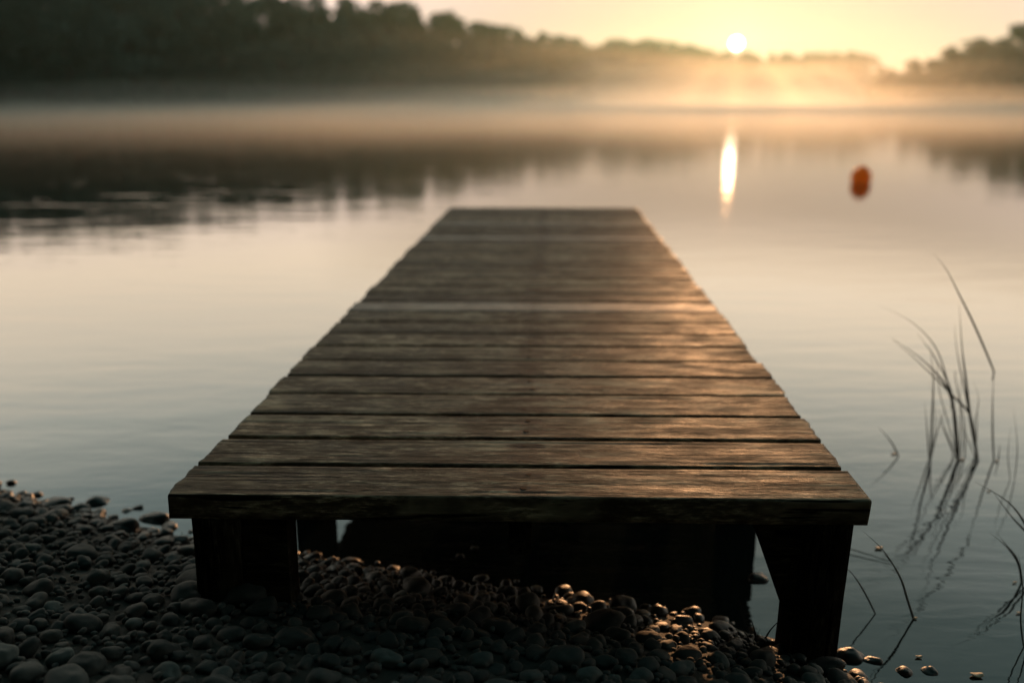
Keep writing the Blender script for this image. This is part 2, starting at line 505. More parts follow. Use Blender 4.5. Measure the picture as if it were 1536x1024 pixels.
rs = np.concatenate([[0.01], np.geomspace(.8, 60, 44), np.arange(64, 650, 5.0)])
az = np.linspace(0, 2 * np.pi, 257)[:-1]
RR, AA = np.meshgrid(rs, az, indexing='ij')
X, Y = RR * np.sin(AA), RR * np.cos(AA)
Z = height(X, Y) - np.where((np.abs(X + 1) < 4.2) & (np.abs(Y - 1) < 3.2), .05, 0)
Z = np.maximum(Z, -.8)
nr, na = RR.shape
ii, jj = np.meshgrid(np.arange(nr - 1), np.arange(na), indexing='ij')
j2 = (jj + 1) % na
faces = np.stack([ii * na + jj, (ii + 1) * na + jj, (ii + 1) * na + j2, ii * na + j2], -1).reshape(-1, 4)
tag(link('ground', mesh_np('ground', np.stack([X, Y, Z], -1).reshape(-1, 3), faces, M_land)), kind='structure')

gx, gy = np.meshgrid(np.arange(-5.5, 3.5, .03), np.arange(-2.5, 4.5, .03), indexing='ij')
P = np.stack([gx.ravel(), gy.ravel(), gx.ravel() * 0], -1)
gz = height(gx, gy).ravel() + .006 * fbm(P * 22, 3) + .010 * fbm(P * 4, 3, 5)
n0, n1 = gx.shape
ii, jj = np.meshgrid(np.arange(n0 - 1), np.arange(n1 - 1), indexing='ij')
faces = np.stack([ii * n1 + jj, (ii + 1) * n1 + jj, (ii + 1) * n1 + jj + 1, ii * n1 + jj + 1], -1).reshape(-1, 4)
P[:, 2] = np.maximum(gz, -.75)
tag(link('beach', mesh_np('beach', P, faces, M_soil)), kind='structure')

an = np.linspace(0, 2 * np.pi, 97)[:-1]
wv = [(0, 0, 0)]; wf = []
rr = [2, 6, 20, 70, 240, 640]
for r_ in rr: wv += [(r_ * math.sin(a), r_ * math.cos(a), 0) for a in an]
k = len(an)
bm = bmesh.new()
bv = [bm.verts.new(v) for v in wv]
for i in range(k):
    bm.faces.new((bv[0], bv[1 + (i + 1) % k], bv[1 + i]))
    for q in range(len(rr) - 1):
        a, b = 1 + q * k, 1 + (q + 1) * k
        bm.faces.new((bv[a + i], bv[a + (i + 1) % k], bv[b + (i + 1) % k], bv[b + i]))
bmesh.ops.recalc_face_normals(bm, faces=bm.faces)
wm = bpy.data.meshes.new('water'); bm.to_mesh(wm); bm.free()
if wm.polygons[0].normal.z < 0: wm.flip_normals()
wm.materials.append(M_water)
tag(link('water', wm), kind='structure')

# ------------------------------------------------------------------ dock
YAW = math.atan(.0456)
dd = Vector((math.sin(YAW), math.cos(YAW), 0))             # along the dock
SHEAR = .0085                                              # planks lie a touch out of square
dock = empty('dock', (0, 0, 0))
tag(dock, 'weathered wooden plank dock running from the pebble shore out over the lake', 'dock')
D0, PITCHM = 1.534, .1543
CEN = .0455
def dk(u, v, z):
    """u across, v along the dock from its front edge"""
    c = Vector((.006, D0, 0)) + dd * v
    return Vector((c.x + u * math.cos(YAW) , c.y - u * (math.sin(YAW) - SHEAR) * .55, z))
L_off = [0, .004, .006, -.008, .004, -.002, .006, .004, -.01, .002, .006]
for i in range(31):
    rg = np.random.default_rng(100 + i)
    gap = [.012, .018, .014, .012, .013, .012, .012, .013, .012, .012, .013][i] if i < 11 else rg.uniform(.011, .016)
    wd = PITCHM - gap
    hl = .668 + rg.uniform(-.006, .005); hr = .673 + rg.uniform(-.006, .005)
    if i == 0: hl, hr = .674, .678
    nu, nv = 260 if i < 10 else 90, 30 if i < 10 else 10
    # cross section loop: top from front to back, back face, bottom, front face
    th = .050 if i == 0 else .046
    tv = np.linspace(0, 1, nv)
    rnd = .004
    prof = [(t * (wd - 2 * rnd) + rnd, 0.0) for t in tv]
    prof = [(0, -rnd)] + [(rnd * .3, -rnd * .3)] + prof + [(wd - rnd * .3, -rnd * .3), (wd, -rnd)]
    prof += [(wd, -th * q) for q in (.35, .65)] + [(wd, -th), (wd * .66, -th), (wd * .33, -th), (0, -th)] + [(0, -th * q) for q in (.75, .5, .25)]
    prof = np.array(prof)
    us = np.linspace(-hl, hr, nu)
    npf = len(prof)
    U, Q = np.meshgrid(us, np.arange(npf), indexing='ij')
    V_ = prof[Q, 0]; W_ = prof[Q, 1].copy()
    Pn = np.stack([U.ravel(), V_.ravel(), W_.ravel() + 3.1 * i], -1)
    # wavy long edges, grooves along the grain, cupping, splits at the ends
    V_ += (.0016 * fbm(Pn * (5, 3, 9), 3, i)).reshape(V_.shape) * np.sign(V_ - wd / 2)
    top = (W_ > -.0045)
    gr = fbm(Pn * (3.0, 130, 1), 3, i + 50).reshape(V_.shape)
    gr2 = fbm(Pn * (1.5, 38, 1), 2, i + 80).reshape(V_.shape)
    W_ += np.where(top, .0008 * gr + .0005 * gr2 - .003 * np.clip(-gr2 - .45, 0, 1), .0012 * gr)
    W_ += .0018 * (2 * V_ / wd - 1) ** 2 * rg.uniform(-.3, .5) + .0012 * (fbm(Pn * (1.2, .1, .1), 2, i + 9).reshape(V_.shape))
    W_ += rg.uniform(-.0006, .0006) + (V_ / wd - .5) * rg.uniform(-.001, .001)
    # ragged sawn ends
    e1 = fbm(np.stack([V_.ravel() * 38, W_.ravel() * 12, V_.ravel() * 0 + i * 2.2], -1), 3, 7).reshape(V_.shape)
    e2 = fbm(np.stack([V_.ravel() * 38, W_.ravel() * 12, V_.ravel() * 0 + i * 2.2 + 50], -1), 3, 8).reshape(V_.shape)
    amp = .0065
    U = U + np.where(U < 0, 1, 0) * np.clip((-U - (hl - .03)) / .03, 0, 1) * amp * e1 + np.where(U > 0, 1, 0) * np.clip((U - (hr - .03)) / .03, 0, 1) * amp * e2
    base_v = i * PITCHM
    o0 = dk(0, base_v, DECK_Z)
    cu = dk(1, 0, 0) - dk(0, 0, 0)
    verts = np.stack([U * cu.x + V_ * dd.x, U * cu.y + V_ * dd.y, W_], -1).reshape(-1, 3)
    # keep geometry in a frame whose X runs along the grain
    a_ = math.atan2(cu.y, cu.x)
    ca, sa = math.cos(-a_), math.sin(-a_)
    verts = np.stack([verts[:, 0] * ca - verts[:, 1] * sa, verts[:, 0] * sa + verts[:, 1] * ca, verts[:, 2]], -1)
    ii, jj = np.meshgrid(np.arange(nu - 1), np.arange(npf), indexing='ij')
    j2 = (jj + 1) % npf
    fc = np.stack([ii * npf + jj, (ii + 1) * npf + jj, (ii + 1) * npf + j2, ii * npf + j2], -1).reshape(-1, 4)
    me = mesh_np('plank', verts, fc, M_wood)
    bm = bmesh.new(); bm.from_mesh(me); bm.verts.ensure_lookup_table()
    for s0 in (0, (nu - 1) * npf):
        f = bm.faces.new([bm.verts[s0 + q] for q in range(npf)]); f.smooth = False
    bmesh.ops.recalc_face_normals(bm, faces=bm.faces)
    bm.to_mesh(me); bm.free()
    pl = link('plank', me, dock, o0)
    pl.rotation_euler.z = a_
    tone = [1.0, .95, 1.2, 1.0, 1.1, .85, 1.05, 1.25, .8, 1.1][i] if i < 10 else rg.choice([.55, .7, .85, 1.1, 1.4, 1.7])
    pl.color = (tone, tone, tone, 1)
    # rusty nails where the plank crosses the middle and outer stringers
    for uu in (.012,):
        for vv in (.27, .74):
            u_ = uu + rg.uniform(-.014, .014); v_ = wd * (vv + rg.uniform(-.05, .05))
            bm = bmesh.new()
            bmesh.ops.create_cone(bm, cap_ends=True, segments=14, radius1=.0068, radius2=.0058, depth=.0016)
            nm = bpy.data.meshes.new('nail'); bm.to_mesh(nm); bm.free(); nm.materials.append(M_rust)
            link('nail', nm, pl, (u_ + v_ * math.sin(-a_), v_ , -.0003))

def beam(name, pa, pb, w, h, mat, parent, seg=24, seed=0):
    """rough sawn timber between two points"""
    pa, pb = Vector(pa), Vector(pb)
    t = (pb - pa); L = t.length; t.normalize()
    upv = Vector((0, 0, 1)) if abs(t.z) < .9 else Vector((0, 1, 0))
    b = t.cross(upv).normalized(); c = b.cross(t).normalized()
    r = .006; K = []
    for cx, cy_ in ((1, 1), (-1, 1), (-1, -1), (1, -1)):
        K += [(cx * w / 2, cy_ * (h / 2 - r)), (cx * (w / 2 - r), cy_ * h / 2)] if cx * cy_ > 0 else [(cx * (w / 2 - r), cy_ * h / 2), (cx * w / 2, cy_ * (h / 2 - r))]
    ns = []
    for q in range(8):
        a0, a1 = np.array(K[q]), np.array(K[(q + 1) % 8])
        for z in ((0, .33, .66) if np.linalg.norm(a1 - a0) > .02 else (0,)):
            ns.append(a0 + (a1 - a0) * z)
    ns = np.array(ns); m_ = len(ns)
    ls = np.linspace(0, L, seg)
    V = []
    for l_ in ls:
        p_ = np.stack([ns[:, 0] * 20, ns[:, 1] * 20, np.full(m_, l_ * 7)], -1)
        n_ = .003 * fbm(p_, 3, seed)
        rad = ns / np.linalg.norm(ns, axis=1)[:, None]
        q_ = ns + rad * n_[:, None]
        V.append(np.stack([np.full(m_, l_), q_[:, 0], q_[:, 1]], -1))
    V = np.concatenate(V)
    ii, jj = np.meshgrid(np.arange(seg - 1), np.arange(m_), indexing='ij')
    j2 = (jj + 1) % m_
    fc = np.stack([ii * m_ + jj, (ii + 1) * m_ + jj, (ii + 1) * m_ + j2, ii * m_ + j2], -1).reshape(-1, 4)
    me = mesh_np(name, V, fc, mat)
    bm = bmesh.new(); bm.from_mesh(me); bm.verts.ensure_lookup_table()
    for s0 in (0, (seg - 1) * m_):
        bm.faces.new([bm.verts[s0 + q] for q in range(m_)]).smooth = False
    bmesh.ops.recalc_face_normals(bm, faces=bm.faces); bm.to_mesh(me); bm.free()
    o = link(name, me, parent, pa)
    from mathutils import Matrix
    m3 = Matrix((t, b, c)).transposed()
    o.rotation_euler = m3.to_euler()
    return o

ZB = DECK_Z - .0475                # underside of the planks
for k_, u in enumerate((-.585, .008, .600)):
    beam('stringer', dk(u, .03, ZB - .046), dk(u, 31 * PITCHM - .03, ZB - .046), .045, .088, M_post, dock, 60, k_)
for k_, v in enumerate((.045, .76, 1.98, 3.2, 4.55)):
    for s_ in (-1, 1):
        u = .600 if s_ > 0 else -.585
        c = dk(u, v, 0)
        top = Vector((c.x, c.y, ZB - .003)); bot = Vector((c.x - .010, c.y, -.6))
        if k_ > 0:
            # these stand outside the stringer and run down into the water
            c = dk(u + (.002 if s_ > 0 else -.024), v, 0)
            top = Vector((c.x, c.y, ZB - .093)); bot = Vector((c.x, c.y, -.78))
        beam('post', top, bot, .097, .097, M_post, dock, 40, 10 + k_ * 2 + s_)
# slanting gusset at the right front post, straight filler board at the left
for s_ in (-1, 1):
    u = .600 if s_ > 0 else -.585
    c = dk(u, .045, 0)
    x0 = c.x - s_ * .050
    prof = [(x0 + s_ * .030, ZB - .002), (x0 - s_ * .088, ZB - .002), (x0 - s_ * .002, ZB - .225), (x0 + s_ * .030, ZB - .225)]
    if s_ < 0: prof[1:] = [(x0 + .086, ZB - .002), (x0 + .080, ZB - .42), (x0 - .030, ZB - .42)]  # left board widened to cover the bright gap so it stays dark
    bm = bmesh.new()
    fr_ = [bm.verts.new((x, c.y - .040, z)) for x, z in prof]
    bk_ = [bm.verts.new((x, c.y + .030, z)) for x, z in prof]
    bm.faces.new(fr_); bm.faces.new(bk_[::-1])
    for q in range(4): bm.faces.new((fr_[q], fr_[(q + 1) % 4], bk_[(q + 1) % 4], bk_[q]))
    bmesh.ops.recalc_face_normals(bm, faces=bm.faces)
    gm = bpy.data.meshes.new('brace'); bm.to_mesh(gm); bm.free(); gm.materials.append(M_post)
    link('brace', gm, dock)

# ------------------------------------------------------------------ pebbles
def ico(sub):
    bm = bmesh.new(); bmesh.ops.create_icosphere(bm, subdivisions=sub, radius=1)
    v = np.array([q.co[:] for q in bm.verts]); f = np.array([[q.index for q in p.verts] for p in bm.faces]); bm.free()
    return v, f
ICO = {2: ico(2), 3: ico(3), 4: ico(4)}
def pebble_verts(sub, seed):
    v, f = ICO[sub]
    rg = np.random.default_rng(seed)
    p = np.sign(v) * np.abs(v) ** rg.uniform(.82, 1.0)
    n_ = vnoise(v * 1.1 + rg.uniform(0, 90, 3), seed) * .22 + vnoise(v * 2.3 + rg.uniform(0, 90, 3), seed + 1) * .08
    p = p * (1 + n_)[:, None]
    return p * (1, rg.uniform(.66, .95), rg.uniform(.45, .75)), f

# where stones may lie, biggest first; kept apart by a grid
placed = []
cell = .10
grid = {}
def free(x, y, r, tight):
    gx_, gy_ = int(x // cell), int(y // cell)
    for a in range(gx_ - 1, gx_ + 2):
        for b in range(gy_ - 1, gy_ + 2):
            for (x2, y2, r2) in grid.get((a, b), ()):
                if (x - x2) ** 2 + (y - y2) ** 2 < ((r + r2) * tight) ** 2: return False
    return True
def put(x, y, r):
    grid.setdefault((int(x // cell), int(y // cell)), []).append((x, y, r))
def in_view(x, y):
    z = float(height(x, y)); H = CAM_Z - z
    zc = y * math.cos(PITCH) + H * math.sin(PITCH)
    px = 768 + F * x / zc; py = 512 - F * (-(H) * math.cos(PITCH) + y * math.sin(PITCH)) / zc
    return -40 < px < 1576 and py < 1060 and y > .9, px, py

post_spots = [dk(u, .045, 0) for u in (-.585, .600)]
def clear_of_posts(x, y, r):
    return all((abs(x - p.x) > .048 + r * .5 or abs(y - p.y) > .048 + r * .5) for p in post_spots)

protos = [mesh_np('pebble', pebble_verts(4, 900 + q)[0], ICO[4][1], M_stone) for q in range(14)]
def stone_obj(x, y, r, zoff=0.25, rot=None, proto=None, flat=1.0):
    me = protos[int(rng.integers(len(protos)))] if proto is None else protos[proto]
    o = link('pebble', me, None, (x, y, float(height(x, y)) + r * zoff))
    o.rotation_euler = (rng.uniform(-.3, .3), rng.uniform(-.3, .3), rng.uniform(0, 6.28) if rot is None else rot)
    o.scale = (r, r, r * flat)
    return o

# the stones one can name, from the photo: px, py, radius in m, label
named = [
    (292, 872, .047, 'broad dark flat stone at the foot of the left front dock post'),
    (375, 890, .046, 'long pale grey stone just right of the left front post foot'),
    (850, 988, .032, 'pale smooth oval stone in the bottom foreground, brightest of the beach'),
    (906, 992, .020, 'smaller round grey pebble touching the right side of the brightest pale stone'),
    (232, 782, .040, 'dark rounded stone at the waterline beside the left dock corner'),
    (150, 757, .036, 'dark domed stone at the waterline left of the dock'),
    (184, 790, .040, 'large dark humped stone between the waterline domed stone and the dock corner'),
    (122, 832, .036, 'wide smooth grey stone in the middle of the left beach'),
    (85, 757, .040, 'flat dark stone at the left waterline nearest the floating bits'),
    (298, 912, .034, 'rounded grey stone below the broad stone at the left post'),
    (125, 935, .030, 'rounded grey egg shaped pebble in the lower left beach'),
    (870, 902, .030, 'warmly lit rounded stone beneath the dock at the water edge'),
    (935, 908, .030, 'dark domed stone with a lit rim beneath the dock, right of the warm one'),
    (985, 918, .026, 'wet stone with glinting top under the right half of the dock'),
    (1035, 920, .024, 'flat wet stone catching sunlight under the dock near the right post'),
    (1275, 990, .030, 'dark wet domed stone just right of the front right post foot'),
    (1238, 1000, .034, 'dark smooth stone in front of the right post foot'),
    (1308, 1000, .020, 'small wet stone with glinting weed at the right waterline'),
    (1353, 1016, .018, 'leftmost small wet stone in the water at the bottom right'),
    (1392, 1016, .017, 'second small wet stone at the bottom right water edge'),
    (905, 935, .044, 'wide grey flat stone behind the foreground pebbles under the dock edge'),
    (130, 998, .032, 'wide smooth stone near the bottom left corner'),
]
for px, py, r, lab in named:
    z = 0.0
    for _ in range(8):
        p = at(px, py, z + r * .3); z = max(float(height(p.x, p.y)), -.02)
    if not clear_of_posts(p.x, p.y, r): p.y -= .03
    o = stone_obj(p.x, p.y, r, .30, rot=rng.uniform(-.25, .25), flat=.95)
    o.location.z = max(o.location.z, -.004)
    tag(o, lab, 'stone', 'pebbles on the shore')
    put(p.x, p.y, r)

cand = []
n_ind = 0
zones = {}
for size, tries in ((.032, 90), (.025, 350), (.021, 700), (.018, 1500), (.016, 2600)):
    for _ in range(tries):
        if n_ind >= 278: break
        x, y = rng.uniform(-2.0, 1.1), rng.uniform(.95, 2.6)
        ok, px, py = in_view(x, y)
        if not ok: continue
        d = near_d(x, y)
        if d < (-.07 if x < .5 else .02) or (d < 0 and rng.random() < .5): continue
        r = size * rng.uniform(.85, 1.15)
        if not free(x, y, r, .93) or not clear_of_posts(x, y, r): continue
        if d < .0 and -.55 < x < .55 and rng.random() < .5: continue
        o = stone_obj(x, y, r, rng.uniform(.15, .5))
        put(x, y, r); n_ind += 1
        inside = -.62 < x < .66
        if d < .10: lab = 'wet dark rounded pebble along the lake waterline' + (' under the dock' if inside else ' beside the dock')
        elif inside and y > 1.5: lab = 'dark rounded pebble in the shadow underneath the wooden dock'
        elif px < 285: lab = 'rounded grey pebble lying on the open beach left of the dock'
        elif px < 768: lab = 'rounded grey pebble in the foreground below the left half of the dock'
        else: lab = 'rounded grey pebble in the foreground below the right half of the dock'
        tag(o, lab, 'pebble', lab.replace('pebble', 'pebbles', 1))

def stuff_stones(name, n, rlo, rhi, sub, tight, lift, seed):
    rg = np.random.default_rng(seed)
    vs, fs, tint, o_ = [], [], [], 0
    lib = [pebble_verts(sub, seed + q)[0] for q in range(24)]
    f0 = ICO[sub][1]
    cnt = 0
    xs = rg.uniform(-3.6, 1.9, n * 3); ys = rg.uniform(.1, 3.3, n * 3)
    rs_ = np.sort(rlo * (rhi / rlo) ** rg.random(n * 3))[::-1]
    hz = height(xs, ys); ds = near_d(xs, ys)
    for x, y, r, z, d in zip(xs, ys, rs_, hz, ds):
        if cnt >= n: break
        if d < (-.10 if x < .5 else .01) or (d < 0 and rg.random() < .6): continue
        if tight and not free(x, y, r, tight): continue
        if not clear_of_posts(x, y, r): continue
        if tight: put(x, y, r)
        a, b, c = rg.uniform(0, 6.28), rg.uniform(-.5, .5), rg.uniform(-.5, .5)
        ca, sa, cb, sb = math.cos(a), math.sin(a), math.cos(b), math.sin(b)
        v = lib[int(rg.integers(24))] * r
        v = np.stack([v[:, 0] * cb + v[:, 2] * sb, v[:, 1], -v[:, 0] * sb + v[:, 2] * cb], -1)
        v = np.stack([v[:, 0] * ca - v[:, 1] * sa, v[:, 0] * sa + v[:, 1] * ca, v[:, 2]], -1)
        vs.append(v + (x, y, z + r * rg.uniform(*lift))); fs.append(f0 + o_); o_ += len(v); tint.append(np.full(len(v), rg.random()))
        cnt += 1
    me = mesh_np(name, np.concatenate(vs), np.concatenate(fs), M_stuff)
    at_ = me.attributes.new('tint', 'FLOAT', 'POINT'); at_.data.foreach_set('value', np.concatenate(tint).astype(np.float32))
    tag(link(name, me), 'mass of small grey pebbles covering the lake shore', 'pebbles', kind='stuff')
stuff_stones('small_pebbles', 7000, .007, .019, 3, .80, (.1, .6), 3000)
cell_keep = grid; grid = {}
stuff_stones('gravel', 15000, .003, .0095, 2, 0, (.2, 1.6), 5000)

# ------------------------------------------------------------------ reeds and small plants
def blade(parent, pts, Y, w, lean=0.0, name='blade', sides=6):
    """pts: pixels from the foot up; w = half width in m"""
    n = len(pts)
    P3 = [up(px, py, Y + lean * i / max(1, n - 1)) for i, (px, py) in enumerate(pts)]
    P3 = [p - parent.location for p in P3]
    # smooth through the points
    Q = []
    for i in range(n - 1):
        p0, p1, p2, p3 = P3[max(i - 1, 0)], P3[i], P3[i + 1], P3[min(i + 2, n - 1)]
        for s_ in range(6):
            t = s_ / 6
            Q.append(.5 * ((2 * p1) + (p2 - p0) * t + (2 * p0 - 5 * p1 + 4 * p2 - p3) * t * t + (3 * p1 - p0 - 3 * p2 + p3) * t ** 3))
    Q.append(P3[-1])
    m_ = len(Q)
    rad = [w * (.75 + .25 * math.sin(math.pi * min(1, i / m_ * 1.4))) * 1.3 * max(.12, (1 - (i / (m_ - 1)) ** 2.2)) for i in range(m_)]
    Q.insert(0, Q[0] - Vector((0, 0, .03))); rad.insert(0, rad[0])
    v, f = tube(Q, rad, sides, .45)
    return link(name, mesh_np(name, v, f, M_reed), parent)

def plant(name, px, py, label, cat, blades, group='reeds growing in the shallow water'):
    b = at(px, py, 0)
    o = empty(name, b)
    tag(o, label, cat, group)
    for pts, w, lean, dy in blades:
        blade(o, pts, b.y + dy, w, lean)
    return o

plant('reeds', 1435, 690, 'tall clump of reeds leaning left in the lake right of the dock', 'reeds', [
    ([(1436, 690), (1433, 640), (1428, 595), (1418, 565), (1398, 530), (1376, 500)], .0034, .03, 0),
    ([(1437, 691), (1435, 650), (1430, 610), (1420, 580), (1400, 555), (1372, 530), (1337, 507)], .0038, -.03, .01),
    ([(1466, 690), (1461, 655), (1454, 620), (1430, 594), (1398, 562), (1366, 532), (1340, 510)], .0030, .02, .0),
    ([(1467, 692), (1456, 630), (1449, 570), (1443, 520), (1439, 458)], .0038, .0, -.01),
    ([(1437, 690), (1433, 650), (1427, 600)], .0042, .0, -.01),
    ([(1396, 690), (1398, 630), (1400, 570), (1395, 520)], .0028, .0, -.01),
    ([(1394, 690), (1391, 650), (1387, 602)], .0020, .0, .01),
    ([(1396, 688), (1408, 640), (1421, 606)], .0018, .03, .01),
    ([(1430, 676), (1416, 640), (1407, 612)], .0016, .03, .01),
    ([(1428, 600), (1421, 570), (1408, 530), (1390, 503), (1360, 478), (1318, 458)], .0017, .03, .01),
    ([(1438, 690), (1441, 620), (1432, 560), (1437, 563)], .0016, .0, .03),
    ([(1466, 690), (1450, 600), (1436, 530), (1432, 485)], .0020, .02, .03),
    ([(1436, 690), (1424, 640), (1410, 590), (1404, 540), (1392, 515)], .0014, .03, .04),
    ([(1440, 690), (1446, 640), (1440, 590), (1444, 560)], .0015, .02, .05),
    ([(1393, 690), (1402, 650), (1402, 610), (1393, 570)], .0012, .02, .05),
    ([(1468, 690), (1462, 640), (1468, 600), (1460, 570)], .0013, -.02, .03),
    ([(1434, 690), (1420, 655), (1404, 625)], .0013, .02, .02),
    ([(1464, 690), (1448, 650), (1436, 632)], .0012, .02, .02),
])
plant('reeds', 1490, 690, 'tall bent reed with its tip folded to the left, rightmost in the open water', 'reeds', [
    ([(1491, 694), (1489, 650), (1489, 600), (1491, 557)], .0026, .0, 0),
    ([(1491, 557), (1478, 525), (1458, 480), (1438, 440), (1420, 405), (1400, 380)], .0028, .0, 0),
    ([(1497, 694), (1500, 665)], .0018, .0, .0),
])
plant('reeds', 1450, 690, 'short thin reeds standing between the tall clump and the bent reed', 'reeds', [
    ([(1447, 694), (1448, 660), (1449, 628)], .0018, .0, .03),
    ([(1462, 694), (1465, 650), (1467, 598)], .0018, .0, .05),
])
plant('reeds', 1347, 684, 'single short leaning reed alone in the water between dock and tall clump', 'reed', [
    ([(1348, 684), (1337, 663), (1316, 638)], .0022, .0, 0)])
plant('reeds', 1370, 928, 'pair of curved reeds holding a pale seed, right of the front post', 'reeds', [
    ([(1370, 928), (1360, 895), (1350, 865), (1325, 825), (1294, 796)], .0022, .0, 0),
    ([(1371, 927), (1357, 885), (1347, 858), (1333, 838), (1320, 822)], .0017, .01, 0)])
plant('reeds', 1313, 920, 'single arched reed leaning left behind the front right post', 'reed', [
    ([(1313, 920), (1298, 890), (1280, 862), (1256, 838)], .0017, .0, 0)])
plant('reeds', 1530, 873, 'short pair of reeds at the right picture edge, rising from the water', 'reeds', [
    ([(1532, 874), (1527, 845), (1510, 820), (1484, 798)], .0018, .0, 0),
    ([(1534, 872), (1526, 838), (1508, 815), (1494, 797)], .0014, .0, .0)])
plant('reeds', 1560, 850, 'dark reeds slanting in from the right picture edge', 'reeds', [
    ([(1562, 850), (1545, 800), (1515, 755), (1462, 722)], .0026, .0, 0),
    ([(1563, 852), (1544, 805), (1518, 775), (1486, 733)], .0024, .0, .01)])
plant('reeds', 1530, 970, 'thin dark reeds low at the right picture edge, nearest the bottom', 'reeds', [
    ([(1536, 972), (1531, 930), (1534, 880), (1528, 830)], .0016, .0, 0),
    ([(1540, 975), (1546, 920), (1540, 870)], .0016, .0, 0)])
plant('reeds', 1515, 720, 'few thin upright reeds behind the bent reed near the right edge', 'reeds', [
    ([(1515, 716), (1512, 680), (1516, 640)], .0012, .0, 0),
    ([(1522, 718), (1526, 670), (1520, 610)], .0013, .0, 0)])
# fallen stalk lying behind the post
o = empty('reed_stalk', at(1300, 830, 0.0)); tag(o, 'thin broken stalk lying on the water behind the front right post', 'stalk')
A, B_ = at(1230, 812, .006), at(1338, 842, .004)
v, f = tube([p - o.location for p in (A, A.lerp(B_, .5) + Vector((0, 0, .003)), B_)], [.0016, .0016, .0008], 6)
link('stem', mesh_np('stem', v, f, M_reed), o)

# grass tuft between the stones at the right post
t0 = at(1150, 968, .03)
tuft = empty('grass_tuft', t0); tag(tuft, 'tuft of dark thin grass among stones at the right post foot', 'grass tuft')
for pts, w in (([(1135, 975), (1133, 950), (1127, 928)], .0022), ([(1142, 970), (1155, 945), (1178, 922)], .0018),
               ([(1128, 980), (1122, 955), (1110, 940)], .0013), ([(1140, 985), (1148, 965), (1150, 950)], .0013),
               ([(1131, 985), (1134, 960), (1140, 942)], .0012), ([(1145, 985), (1160, 968), (1176, 962)], .0012),
               ([(1125, 985), (1112, 968), (1098, 962)], .0012), ([(1136, 985), (1129, 965), (1120, 950)], .0010)):
    blade(tuft, pts, t0.y + rng.uniform(-.02, .02), w, rng.uniform(-.02, .02))

# floating specks and half drowned stones
def lily(px, py, r, label, mat, name='floating_leaf', hump=.35):
    p = at(px, py, 0)
    v, f = ICO[3]
    vv = v * (r, r * .62, r * .22) * (1 + .25 * vnoise(v * 2 + px, 3))[:, None]
    vv[:, 2] += r * hump * (v[:, 0] ** 2)
    o = link(name, mesh_np(name, vv, f, mat), None, (p.x, p.y, .0025))
    tag(o, label, name.split('_')[-1] if name != 'petal' else 'petal')
for px, py, r, lab in ((1198 + 120, 823, .010, 'pale dry seed head resting against the pair of curved reeds'),
                       (1372, 928, .006, 'tiny pale fleck floating at the foot of the curved reed pair'),
                       (1378, 986, .007, 'small pale fleck floating in the lower right water'),
                       (1522, 874, .0055, 'tiny pale fleck floating left of the right edge reeds'),
                       (1528, 920, .0055, 'tiny pale fleck floating below the right edge reeds'),
                       (1465, 1014, .012, 'pale curled leaf floating at the bottom right'),
                       (1341, 681, .009, 'pale fleck floating at the foot of the lone short reed'),
                       (1443, 690, .008, 'pale fleck floating at the foot of the tall reed clump'),
                       (1495, 692, .007, 'pale fleck floating at the foot of the bent reed'),
                       (1483, 737, .006, 'pale fleck floating below the bent reed')):
    lily(px, py, r, lab, M_petal)
for px, py, r, lab in ((1137, 868, .024, 'dark stone poking out of the water between dock posts and right post'),
                       (55, 743, .016, 'small dark stone just off the left waterline'),
                       (18, 724, .015, 'dark thin stone breaking the water at the left picture edge'),
                       (106, 748, .009, 'tiny dark pebble in the water left of the domed stone'),
                       (207, 762, .014, 'small dark pebble in the water nearest the left dock corner'),
                       (690, 835, .012, 'glinting wet pebble in the dark under the dock, left of three'),
                       (712, 822, .010, 'glinting wet pebble in the dark under the dock, middle of three'),
                       (770, 812, .010, 'glinting wet pebble in the dark under the dock, right of three')):
    p = at(px, py, 0)
    o = stone_obj(p.x, p.y, r, 0, rot=.2, flat=.8); o.location.z = r * .10
    tag(o, lab, 'stone', 'stones standing in the water')

# ------------------------------------------------------------------ buoy
bp_ = at(1291, 274, 0)
by = empty('buoy', bp_); tag(by, 'round orange mooring buoy floating on the lake right of the sun reflection', 'buoy')
s_ = .145
bm = bmesh.new(); bmesh.ops.create_uvsphere(bm, u_segments=40, v_segments=24, radius=s_)
for v in bm.verts:
    v.co.z *= 1.14
    if v.co.z > 0: v.co.x *= 1 - .12 * (v.co.z / s_) ** 2; v.co.y *= 1 - .12 * (v.co.z / s_) ** 2
for f in bm.faces: f.smooth = True
me = bpy.data.meshes.new('body'); bm.to_mesh(me); bm.free(); me.materials.append(M_buoy)
link('body', me, by, (0, 0, s_ * .55))
v, f = tube([(0, 0, s_ * 1.50), (0, 0, s_ * 1.64)], [.020, .012], 12)
link('cap', mesh_np('cap', v, f, M_buoyd), by)

